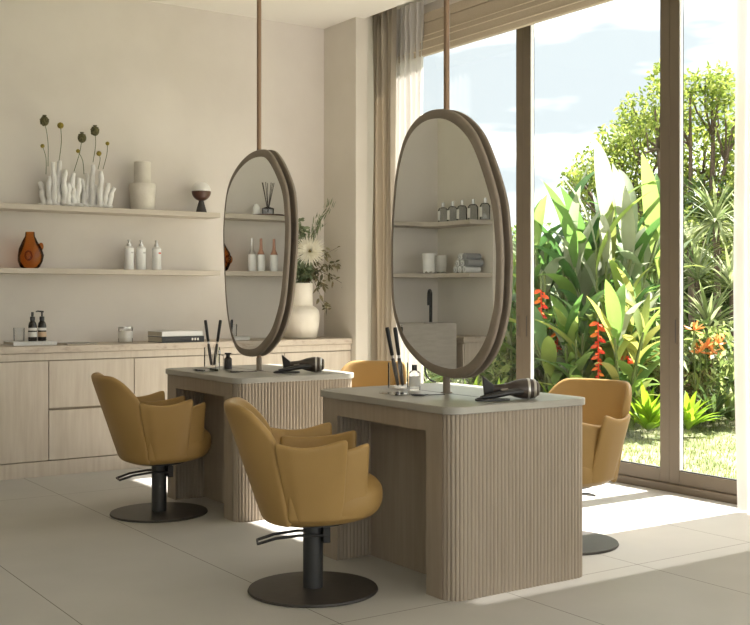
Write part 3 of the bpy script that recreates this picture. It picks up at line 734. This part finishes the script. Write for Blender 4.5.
def branch(tgt, label, kind, seed):
    rr = random.Random(seed)
    r_ = thing('foliage_branch', label, 'branch', VT-Vector((0,0,.1)), 0, 'bouquet branches in the cream vase')
    e = Vector(tgt)-VT+Vector((0,0,.1)); mid = Vector((e.x*.3, e.y*.3, max(.17, e.z*.55)+.04))
    pth = sm([(0,0,0),(e.x*.08,e.y*.08,.11), tuple(mid), tuple(e)], 6)
    MB().tube(pth, [.0035-.002*i/len(pth) for i in range(len(pth))], 6).build('stem', M['twig'], r_)
    mb = MB(); n_ = {'e':110,'s':110,'o':60}[kind]
    for i in range(n_):
        u = .35+.65*rr.random(); q = pth[min(len(pth)-1, int(u*len(pth)))]
        q = Vector(q)+rv(rr)*(.035 if kind != 'o' else .02)
        if kind == 'e': leafshape(mb, q, rv(rr), rv(rr), rr.uniform(.035,.06), rr.uniform(.025,.04), .1, 3)
        elif kind == 's': leafshape(mb, q, Vector((e.x,e.y,e.z*.9))*1.5+rv(rr)*.35, rv(rr), rr.uniform(.04,.08), rr.uniform(.006,.012), .0, 3)
        else: leafshape(mb, q, rv(rr)+Vector((.3,0,-.4)), rv(rr), rr.uniform(.035,.06), rr.uniform(.018,.03), .2, 3)
    mb.build('leaves', M['sage2'] if kind == 'o' else M['sage'], r_, sharp=0)
def bq(px, py, dy=0): return ony(px, py, vp.y+dy)
for a in [(bq(300,222,.05),'dense grey-green eucalyptus branch at the top left of the bouquet','e',1),
          (bq(296,262,-.04),'dense eucalyptus branch low over the left rim of the cream vase','e',2),
          (bq(308,272,-.06),'eucalyptus sprig filling the front of the bouquet below the white flower','e',3),
          (bq(329,208,.02),'tall feathery sage spray, highest in the bouquet','s',4),
          (bq(318,226,.05),'feathery sage spray beside the highest one','s',5),
          (bq(346,243,.0),'sparse branch reaching up to the right of the bouquet','o',6),
          (bq(352,289,-.03),'sparse brown-leaved branch reaching far right of the bouquet','o',7),
          (bq(337,264,-.02),'olive branch right of the white flower','o',8),
          (bq(326,308,-.08),'drooping olive branch hanging beside the vase body','o',9),
          (bq(322,285,-.04),'olive branch drooping over the right rim of the vase','o',10)]: branch(*a)
fc = bq(310, 251, -.12)
r_ = thing('chrysanthemum', 'big white spidery chrysanthemum facing out of the cream vase', 'flower', VT-Vector((0,0,.1)))
e = fc-VT+Vector((0,0,.1))
MB().tube(sm([(0,0,0),(0,-.03,.12), tuple(e+Vector((0,.02,0)))], 5), .004, 6).build('stem', M['stem'], r_)
mb = MB(); fd = Vector((-.55,-.82,.12)).normalized(); rr = random.Random(3)
for ring, (cnt, tilt, ln) in enumerate([(30, 1.0, .108), (26, .8, .10), (20, .5, .085), (14, .2, .05)]):
    for k in range(cnt):
        a = 2*PI*(k+ring*.4)/cnt+rr.uniform(-.05,.05); u_ = fd.orthogonal().normalized(); v_ = fd.cross(u_)
        rad = u_*math.cos(a)+v_*math.sin(a); leafshape(mb, e, rad*tilt+fd*(1.05-tilt), fd, ln*rr.uniform(1.05,1.3), .015, 0, 3, .5)
mb.build('petals', M['petal'], r_, sharp=0)
MB().ball(tuple(e+fd*.012), .014, 8).build('flower_centre', M['craspedia'], r_)

# ------------------------------------------------------------------ things seen in the mirrors
yy = 7.55
p = Vector((mirx(268, yy), yy, SU)); tr_ = thing('serving_tray', 'thin dark tray on the upper shelf under the reed diffuser', 'tray', p)
MB().lathe([(.13,0),(.135,.008),(.0,.008)], n=30).build('plate', M['brown'], tr_)
r_ = thing('reed_diffuser', 'glass reed diffuser on the dark tray, seen in the far mirror', 'diffuser', p+Vector((0,0,.009)))
MB().lathe([(.045,0),(.047,.05),(.03,.058),(.015,.062),(.0,.063)], n=24).build('bottle', M['greyglass'], r_)
for k in range(7):
    a = k*.9; MB().tube([(0,0,.02),(.052*math.cos(a),.03*math.sin(a),.25)], .0028, 5).build('reed', M['reed'], r_)
p = Vector((mirx(256.5, yy), yy, SU)); r_ = thing('votive_candle', 'small white votive beside the diffuser, seen in the far mirror', 'candle', p)
MB().lathe([(.03,0),(.028,.06),(.015,.085),(0,.09)], n=20).build('body', M['whiteceramic'], r_)
for px, cm, lb in ((252,'silver','grey-necked'),(261,'copper','middle copper-necked'),(274,'copper','right copper-necked')):
    p = Vector((mirx(px, yy), yy, SL)); r_ = thing('tall_bottle', f'{lb} white bottle on the lower shelf, seen in the far mirror', 'bottle', p, 0, 'long-necked bottles')
    MB().lathe([(.030,0),(.031,.004),(.031,.13),(0,.131)], n=22).build('body', M['whiteceramic'], r_)
    MB().lathe([(.030,.1311),(.024,.145),(.013,.17),(.010,.255),(0,.256)], n=22).build('neck', M[cm], r_)
for px, nm in ((443,'first'),(452.5,'second'),(462,'third'),(473,'fourth'),(485,'fifth')):
    x = .235; p = Vector((x, miry(px, x), SU)); r_ = thing('glass_bottle', f'{nm} from the corner of the grey glass bottles, seen in the near mirror', 'bottle', p, 0, 'grey glass bottles on the corner shelf')
    MB().lathe([(.042,0),(.043,.11),(.03,.13),(.013,.135),(0,.136)], n=22).build('body', M['greyglass'], r_)
    MB().box((.0425,-.016,.02), (.045,.016,.1)).build('label_band', M['label'], r_)
    MB().lathe([(.014,.136),(.014,.175),(0,.176)], n=16).build('cap', M['silver'], r_)
for px, s_, nm in ((429,1.0,'larger'),(441,.92,'smaller')):
    yv = 7.40 if s_ == 1 else 7.46
    p = Vector((mirx(px, yv), yv, SL+.016)); r_ = thing('footed_planter', f'{nm} of two white footed ceramic pots, seen in the near mirror', 'pot', p, 0, 'white footed pots')
    p.x = max(p.x, .2)
    MB().lathe([(.05*s_,0),(.056*s_,.15*s_),(.05*s_,.15*s_),(.045*s_,.02),(0,.02)], n=24).build('body', M['whiteceramic'], r_)
    for k in range(4): MB().ball((.036*s_*math.cos(k*PI/2+.7), .036*s_*math.sin(k*PI/2+.7), -.003), .013, 8).build('foot', M['whiteceramic'], r_)
tw = [(463,0),(472.5,0),(482,0),(467.5,1),(477.5,1),(487,1),(473,2),(482.5,2)]
lbl = ['bottom row, nearest the pots','bottom row, second from the pots','bottom row, farthest from the pots','middle row, nearest the pots','middle row, centre','middle row, farthest from the pots','top row, nearer the pots','top row, farther from the pots']
for k, (px, row) in enumerate(tw):
    x = .24; yv = miry(462, x)-.062*(px-462)/9.8; rr_ = .029
    p = Vector((x, yv, SL+rr_+row*.052)); grey = px > 480 and row > 0
    r_ = thing('rolled_towel', f'rolled {"grey" if grey else "white"} towel, {lbl[k]}, seen in the near mirror', 'towel', p, 0, 'rolled towels')
    MB().tube([(-.08,0,0),(-.076,0,0),(.076,0,0),(.08,0,0)], [.024,rr_,rr_,.024], 18).build('roll', M['towelgrey' if grey else 'towel'], r_)
    sp_ = [(.0815, .003*i**.95*math.cos(i*.8), .003*i**.95*math.sin(i*.8)) for i in range(1, 9)]
    MB().tube(sp_, .002, 5).build('spiral_end', M['towelgrey'], r_)
r_ = thing('stone_basin', 'tall stone pedestal washbasin in the corner, seen in the near mirror', 'washbasin', (.757, 7.13, 0))
MB().box((-.265,-.18,0), (.265,.25,.9)).build('pedestal', M['basin'], r_)
rim = MB().box((-.265,-.18,.9), (.265,-.14,.975)).box((-.265,.21,.9), (.265,.25,.975)).box((-.265,-.14,.9), (-.225,.21,.975)).box((.225,-.14,.9), (.265,.21,.975))
rim.build('basin_rim', M['basin'], r_)
r_ = thing('basin_faucet', 'black arched faucet standing behind the stone basin', 'faucet', (.335, 7.5, CT+.001))
MB().lathe([(.025,0),(.025,.012),(0,.013)], n=20).build('base_ring', M['blackmetal'], r_)
MB().tube(sm([(0,0,.01),(0,0,.32),(.01,-.01,.36),(.045,-.045,.375),(.08,-.08,.35),(.085,-.085,.25)], 6), .014, 12).build('spout', M['blackmetal'], r_)

# ------------------------------------------------------------------ garden
m, t, out = newmat('lawn'); b = t.nodes.new('ShaderNodeBsdfPrincipled'); L(t, b.outputs[0], out.inputs[0]); b.inputs['Roughness'].default_value = .9
g = t.nodes.new('ShaderNodeNewGeometry'); n = t.nodes.new('ShaderNodeTexNoise'); n.inputs['Scale'].default_value = 3.5; n.inputs['Detail'].default_value = 8
r = t.nodes.new('ShaderNodeValToRGB'); e_ = r.color_ramp.elements; e_[0].position = .38; e_[0].color = (.09,.12,.03,1); e_[1].position = .62; e_[1].color = (.22,.22,.11,1)
L(t, g.outputs['Position'], n.inputs['Vector']); L(t, n.outputs['Fac'], r.inputs[0]); L(t, r.outputs[0], b.inputs['Base Color']); M['lawn'] = m
struct(MB().box((5.46, -40, -.3), (90, 90, -.06)).build('ground_lawn', M['lawn']))
M['paving'] = pbr('pale_paving', (.45,.43,.40), (.52,.50,.46), .9, 3)
struct(MB().box((-60, -40, -.3), (XL-.25, 90, -.06)).build('ground_side', M['paving']))
GZ = -.06
M['bananaleaf'] = leafmat('broad_leaf', [(.05,.12,.035),(.09,.19,.045),(.16,.28,.06),(.30,.40,.09),(.12,.21,.09)], .55, .4)
M['paleleaf'] = leafmat('pale_leaf', [(.26,.31,.19),(.36,.38,.27),(.20,.27,.14)], .5, .6)
M['goldleaf'] = leafmat('gold_leaf', [(.42,.38,.10),(.22,.30,.07),(.34,.30,.10)], .5, .5)
M['treeleaf'] = leafmat('tree_leaf', [(.10,.15,.03),(.19,.26,.04),(.31,.37,.07),(.42,.46,.12)], .5, .6)
M['bushleaf'] = leafmat('bush_leaf', [(.09,.14,.04),(.18,.25,.07),(.30,.37,.11),(.46,.50,.22)], .55, .5)
M['darkleaf'] = leafmat('dark_leaf', [(.05,.09,.03),(.10,.16,.05),(.18,.24,.09)], .4, .5)
M['limeleaf'] = leafmat('lime_leaf', [(.20,.34,.02),(.32,.46,.03),(.14,.28,.03)], .5, .4)
M['spikeleaf'] = leafmat('spiky_leaf', [(.16,.22,.08),(.28,.33,.14),(.42,.45,.26),(.10,.16,.05)], .4, .5)
M['heliconia'] = leafmat('red_bract', [(.62,.03,.015),(.75,.10,.03),(.80,.22,.03)], .35, .4)
M['bract_tip'] = pbr('bract_yellow', (.7,.5,.08), None, .5)
M['bark'] = pbr('bark', (.10,.07,.05), (.17,.12,.09), .9, 20, bump=.5)
M['grassblade'] = leafmat('grass_blade', [(.09,.13,.03),(.19,.23,.06),(.27,.26,.12)], .4, .6)

def strap(mb, base, az, el, ln, wd, droop, n_=8):
    """long leaf that leaves its base at elevation el and bends over"""
    pts = []; p_ = Vector(base); e_ = el; st = ln/n_
    h = Vector((math.cos(az), math.sin(az), 0)); s_ = Vector((-math.sin(az), math.cos(az), 0)); vs = []
    for i in range(n_+1):
        u = i/n_; ww = wd*.5*(math.sin(PI*(u*.94+.03)**.8)**.95)*1.1
        if i == n_: ww = wd*.01
        up = Vector((-math.cos(az)*math.sin(e_), -math.sin(az)*math.sin(e_), math.cos(e_)))
        vs += [p_-s_*ww+up*ww*.25, p_, p_+s_*ww+up*ww*.25]
        p_ = p_+h*(math.cos(e_)*st)+Vector((0,0,math.sin(e_)*st)); e_ -= droop/n_
    mb.add(vs, [q for i in range(n_) for q in ((i*3,i*3+1,i*3+4,i*3+3),(i*3+1,i*3+2,i*3+5,i*3+4))])
def ginger(px, d, h, nst, label, seed, spread=.5, gold=0, pale=0, leaf=(.8,.19), lean=0):
    rr = random.Random(seed); b0 = at(px, d); b0.z = GZ
    r_ = thing('ginger_plant', label, 'plant', b0, 0, 'broad-leaved garden plants')
    st = MB(); gr = MB(); gd = MB(); pl = MB()
    for k in range(nst+4):
        a = rr.uniform(0, 2*PI); sx = Vector((math.cos(a), math.sin(a), 0))*rr.uniform(.03, spread*.45)
        hh = h*rr.uniform(.72, 1.0); tip = sx*rr.uniform(1.5, 2.6)+Vector((0,0,hh*.72))
        pth = sm([tuple(sx), tuple(sx*1.2+Vector((0,0,hh*.35))), tuple(tip)], 5)
        st.tube(pth, [.022-.012*i/len(pth) for i in range(len(pth))], 6)
        nl = rr.randint(6, 9); az0 = rr.uniform(0, PI)
        for q in range(nl):
            u = .30+.70*q/(nl-1); pp = pth[min(len(pth)-1, int(u*(len(pth)-1)))]
            az = az0+(q % 2)*PI+rr.uniform(-.5,.5)
            el = math.radians(35+45*u+rr.uniform(-12,12)); z = rr.random()
            tgt = gd if z < gold else pl if z > 1-pale*(u > .6) else gr
            strap(tgt, pp, az, el, leaf[0]*rr.uniform(.75,1.15), leaf[1]*rr.uniform(.6,1.1), math.radians(rr.uniform(45,120)*(1.15-.5*u)))
    st.build('stems', M['stem'], r_, sharp=0); gr.build('leaves', M['bananaleaf'], r_, sharp=0)
    if gd.v: gd.build('golden_leaves', M['goldleaf'], r_, sharp=0)
    if pl.v: pl.build('pale_leaves', M['paleleaf'], r_, sharp=0)
    return r_
ginger(600, 10.6, 2.65, 8, 'tall broad-leaved plant with pale upright top leaves, centre of the garden view', 11, .7, .05, .5, (.95,.145))
ginger(556, 10.9, 2.35, 6, 'broad-leaved plant just right of the left door post', 12, .6, .0, .4, (.85,.14))
ginger(632, 11.2, 2.35, 5, 'broad-leaved plant with a pale drooping leaf near the middle door post', 13, .6, .1, .45, (.9,.14))
ginger(622, 9.9, 1.55, 6, 'lower gold-tinged leafy plant behind the right-hand chair', 14, .6, .55, 0, (.6,.115))
ginger(578, 10.1, 1.35, 5, 'lower broad-leaved plant left of the red hanging blossoms', 15, .6, .15, .1, (.6,.12))
ginger(512, 10.8, 2.3, 5, 'broad-leaved plant showing between the near mirror and the left door post', 16, .6, .05, .1, (.8,.14))
ginger(482, 11.6, 1.9, 5, 'broad-leaved plant mostly hidden by the near mirror', 17, .6, .1, 0, (.7,.13))
def helic(px, py0, py1, d, n_, label):
    top = at(px, d); z0 = CAMH-(py0-295)*d/F; z1 = CAMH-(py1-295)*d/F
    r_ = thing('heliconia_blossom', label, 'flower', (top.x, top.y, z0), 0, 'red hanging blossoms')
    MB().tube(sm([(0,0,.0),(.005,0,-(z0-z1)*.5),(0,0,-(z0-z1))], 6), .008, 6).build('stem', M['heliconia'], r_)
    MB().tube(sm([(0,0,0),(.03,.03,.12),(.12,.10,.16),(.2,.16,0),(.22,.18,GZ-z0+.02)], 5), .011, 6).build('stalk', M['stem'], r_)
    mb = MB(); hl = z0-z1
    for i in range(n_):
        z = -hl*i/n_; s_ = 1 if i % 2 else -1; w_ = (1-.45*i/n_)
        d_ = rt*s_*.8+Vector((0,0,-.35)); leafshape(mb, (0,0,z), d_, (-.56,-.83,.2), .085*w_, .045*w_, .0, 4, .5)
        leafshape(mb, (0,0,z-.02), -d_*.5+Vector((-.4,-.5,-.5)), (0,0,1), .06*w_, .04*w_, .0, 4, .5)
    mb.build('bracts', M['heliconia'], r_, sharp=0)
helic(598, 322, 402, 9.6, 14, 'largest red hanging blossom spike, above the right-hand chair')
helic(628, 356, 400, 9.8, 8, 'smaller red hanging blossom spike right of the largest one')
helic(541, 290, 336, 10.0, 9, 'slim orange-red blossom spike beside the left door post')
helic(557, 325, 352, 10.4, 6, 'tiny red blossom spike low behind the leaves on the left')

def foliage_blob(mb, rr, c, rad, n_, ln, wd):
    for _ in range(n_):
        v = rv(rr); 
        while v.length > 1: v = rv(rr)
        v = v.normalized()*(v.length**.45)
        leafshape(mb, Vector(c)+Vector((v.x*rad[0], v.y*rad[1], v.z*rad[2])), rv(rr), rv(rr), ln*rr.uniform(.6,1.2), wd*rr.uniform(.7,1.2), .1, 2)
def tree(px, d, base_d, crowns, label, seed, leaf='treeleaf', n_=700):
    rr = random.Random(seed); b0 = at(px, d); b0.z = GZ
    r_ = thing('garden_tree', label, 'tree', b0, 0, 'garden trees')
    tk = MB(); lf = MB()
    tk.tube(sm([(0,0,0),(.05,.03,.8),(-.03,.05,1.7)], 5), [.11,.105,.10,.095,.09,.085,.08,.08,.075,.07,.07], 8)
    for (cpx, cpy, rad) in crowns:
        q = at(cpx, d+rr.uniform(-.8,.8)); q.z = CAMH-(cpy-295)*d/F; q -= b0
        mid = Vector((q.x*.45, q.y*.45, 1.2+(q.z-1.2)*.45))+rv(rr)*.15
        tk.tube(sm([(-.03,.05,1.5), tuple(mid), tuple(q)], 5), [.06-.0045*i for i in range(11)], 6)
        for k in range(4):
            e2 = q+rv(rr)*rad*.9; tk.tube([tuple(mid.lerp(q,.6)), tuple(mid.lerp(e2,.75)+rv(rr)*.06), tuple(e2)], [.02,.013,.006], 5)
            foliage_blob(lf, rr, e2, (rad*.5,)*3, int(n_*rad*.34), .085, .045)
        foliage_blob(lf, rr, q, (rad, rad, rad*.8), int(n_*rad*.55), .085, .045)
    tk.build('trunk', M['bark'], r_, sharp=0); lf.build('leaves', M[leaf], r_, sharp=0)
tree(690, 14.5, 0, [(690,105,.42),(712,98,.35),(655,118,.36),(640,140,.42),(672,135,.45),(705,135,.45),(735,125,.4),(745,160,.45),(615,160,.42),(594,172,.36),(580,186,.24),(620,195,.42),(600,215,.35),(665,215,.4),(650,170,.4),(690,165,.4),(720,180,.38),(760,140,.5),(640,205,.3),(700,210,.3)],
     'airy yellow-green tree rising behind the broad-leaved plants', 21, 'treeleaf', 900)
tree(760, 13.2, 0, [(735,200,.4),(760,180,.5),(790,150,.6),(712,240,.35),(752,250,.45)], 'leafy tree at the right edge of the garden, behind the spiky plants', 22, 'treeleaf', 700)
def bush(px, d, w_, h, label, seed, leaf, n_, ln=.13, wd=.05, name='garden_shrub'):
    rr = random.Random(seed); b0 = at(px, d); b0.z = GZ
    r_ = thing(name, label, 'shrub', b0, 0, 'garden shrubs'); lf = MB(); st = MB()
    for k in range(7):
        q = Vector((rr.uniform(-w_,w_)*.7, rr.uniform(-.4,.4), h*rr.uniform(.5,.85)))
        st.tube(sm([(q.x*.2,q.y*.2,0),(q.x*.6,q.y*.6,q.z*.6),tuple(q)], 3), .015, 5)
        foliage_blob(lf, rr, q, (w_*.55, .5, h*.35), n_//9, ln, wd)
    foliage_blob(lf, rr, (0,0,h*.4), (w_, .6, h*.42), n_//4, ln, wd)
    st.build('stems', M['bark'], r_, sharp=0); lf.build('leaves', M[leaf], r_, sharp=0)
far = [(440,14.5,1.3,2.0,'bushleaf'),(500,15,1.2,2.1,'bushleaf'),(550,14.6,1.2,1.9,'bushleaf'),(600,14.8,1.2,2.1,'darkleaf'),(648,14.2,1.2,2.0,'bushleaf'),(700,15,1.2,2.3,'bushleaf'),(750,14.2,1.2,2.4,'darkleaf'),(800,15,1.4,2.4,'bushleaf')]
nmf = ['beyond the curtain','behind the near mirror','right of the left door post','behind the tallest broad leaves','left of the middle door post','right of the middle door post','beside the sheer curtain','outside the right edge']
for i, (px, d, w_, h, lf_) in enumerate(far): bush(px, d, w_, h, 'dense shrub in the back row of the garden, '+nmf[i], 40+i, lf_, 3600, .16, .07)
for i, (px, d, w_, h, lf_, lb) in enumerate([(545,11.4,.5,.8,'darkleaf','dark low shrub at the foot of the plants by the left door post'),(590,11.2,.5,.75,'bushleaf','low shrub behind the backrest of the right-hand chair'),
        (650,11.2,.5,.8,'darkleaf','dark low shrub left of the middle door post'),(700,11.0,.5,.85,'bushleaf','low leafy shrub seen through the right glass door'),(740,11.2,.5,.9,'bushleaf','low leafy shrub at the right edge of the lawn'),(470,11.2,.7,.9,'bushleaf','low shrub seen under the near mirror')]):
    bush(px, d, w_, h, lb, 60+i, lf_, 1300, .11, .045)
def spiky(px, d, zc, rad, n_, label, seed, mat, wd=.035, trunk=True, elr=(-25, 85)):
    rr = random.Random(seed); b0 = at(px, d); b0.z = GZ; c = zc-GZ
    r_ = thing('spiky_plant', label, 'plant', b0, 0, 'spiky rosette plants'); mb = MB()
    if trunk: MB().tube(sm([(0,0,0),(.03,0,c*.5),(0,0,c)], 4), .035, 8).build('trunk', M['bark'], r_, sharp=0)
    for k in range(n_):
        strap(mb, (0,0,c), rr.uniform(0, 2*PI), math.radians(rr.uniform(*elr)), rad*rr.uniform(.7,1.1), wd, math.radians(rr.uniform(15,60)), 5)
    mb.build('leaves', M[mat], r_, sharp=0)
for i, (px, d, z, rad, n_, lb) in enumerate([(716,12.2,2.0,.62,70,'highest pale spiky rosette through the right glass door'),(698,11.8,1.35,.55,60,'spiky rosette at the left of the right glass door'),
     (732,11.5,1.25,.6,60,'spiky rosette near the sheer curtain'),(708,11.2,.85,.55,60,'lower spiky rosette through the right glass door'),(654,11.9,1.0,.5,50,'spiky rosette just left of the middle door post'),
     (748,12.0,1.8,.6,60,'spiky rosette half behind the sheer curtain'),(690,12.6,1.75,.5,50,'spiky rosette behind the others by the middle post')]):
    spiky(px, d, z, rad, n_, lb, 80+i, 'spikeleaf')
for i, (px, d, rad, n_, mat, lb) in enumerate([(648,9.7,.5,34,'limeleaf','bright lime grassy clump behind the chair, left of the middle post'),(632,10.2,.45,30,'limeleaf','lime grassy clump behind the right-hand chair'),
     (688,9.8,.42,26,'limeleaf','lime arching clump right of the middle door post'),(540,10.1,.5,30,'bananaleaf','green clump at the base of the left door post'),(562,10.0,.5,32,'limeleaf','lime clump left of the right-hand chair back'),
     (712,10.3,.4,30,'darkleaf','dark clump at the lawn edge through the right door'),(732,10.5,.42,30,'bushleaf','green clump at the lawn edge near the sheer curtain'),(470,9.8,.5,30,'limeleaf','lime clump seen under the near mirror, left'),
     (498,9.8,.5,30,'limeleaf','lime clump seen under the near mirror, right'),(600,10.4,.5,30,'darkleaf','dark clump behind the chair back')]):
    spiky(px, d, .0, rad, n_, lb, 100+i, mat, .06, False, (25, 85))
# orange flowers among the shrubs
for i, (px, py) in enumerate([(706,348),(713,352),(719,344),(700,352),(694,330)]):
    d = 10.6; q = at(px, d); z = CAMH-(py-295)*d/F
    r_ = thing('orange_flower', ['orange flower, leftmost but one of the cluster by the right door','orange flower low in the middle of the cluster by the right door','orange flower at the right of the cluster','orange flower low at the left of the cluster','orange flower highest, near the middle door post'][i], 'flower', (q.x,q.y,GZ), 0, 'orange garden flowers')
    MB().tube([(0,0,0),(.01,0,z*.5),(0,0,z-GZ)], .008, 5).build('stem', M['stem'], r_)
    mb = MB(); rr = random.Random(i)
    for k in range(12): leafshape(mb, (0,0,z-GZ), rv(rr)+Vector((0,0,.6)), rv(rr), .11, .035, 0, 3)
    mb.build('petals', M['orangepetal'] if 'orangepetal' in M else M.setdefault('orangepetal', leafmat('orange_petal', [(.75,.22,.06),(.8,.35,.12)], .4)), r_, sharp=0)
# grass
mb = MB(); rr = random.Random(5)
for _ in range(9000):
    px = rr.uniform(450, 760); d = 6.9+4.6*rr.random()**1.2; q = at(px, d)
    if q.x < 5.5: continue
    a = rr.uniform(0, 2*PI); h = rr.uniform(.02,.05)
    dx, dy = .004*math.cos(a), .004*math.sin(a); l = Vector((rr.uniform(-.02,.02), rr.uniform(-.02,.02), h))
    mb.add([(q.x-dx,q.y-dy,GZ),(q.x+dx,q.y+dy,GZ),(q.x+l.x,q.y+l.y,GZ+h)], [(0,1,2)])
tag(mb.build('lawn_grass', M['grassblade'], sharp=0), 'sunlit short grass of the lawn outside the glass doors', 'grass', kind='stuff')
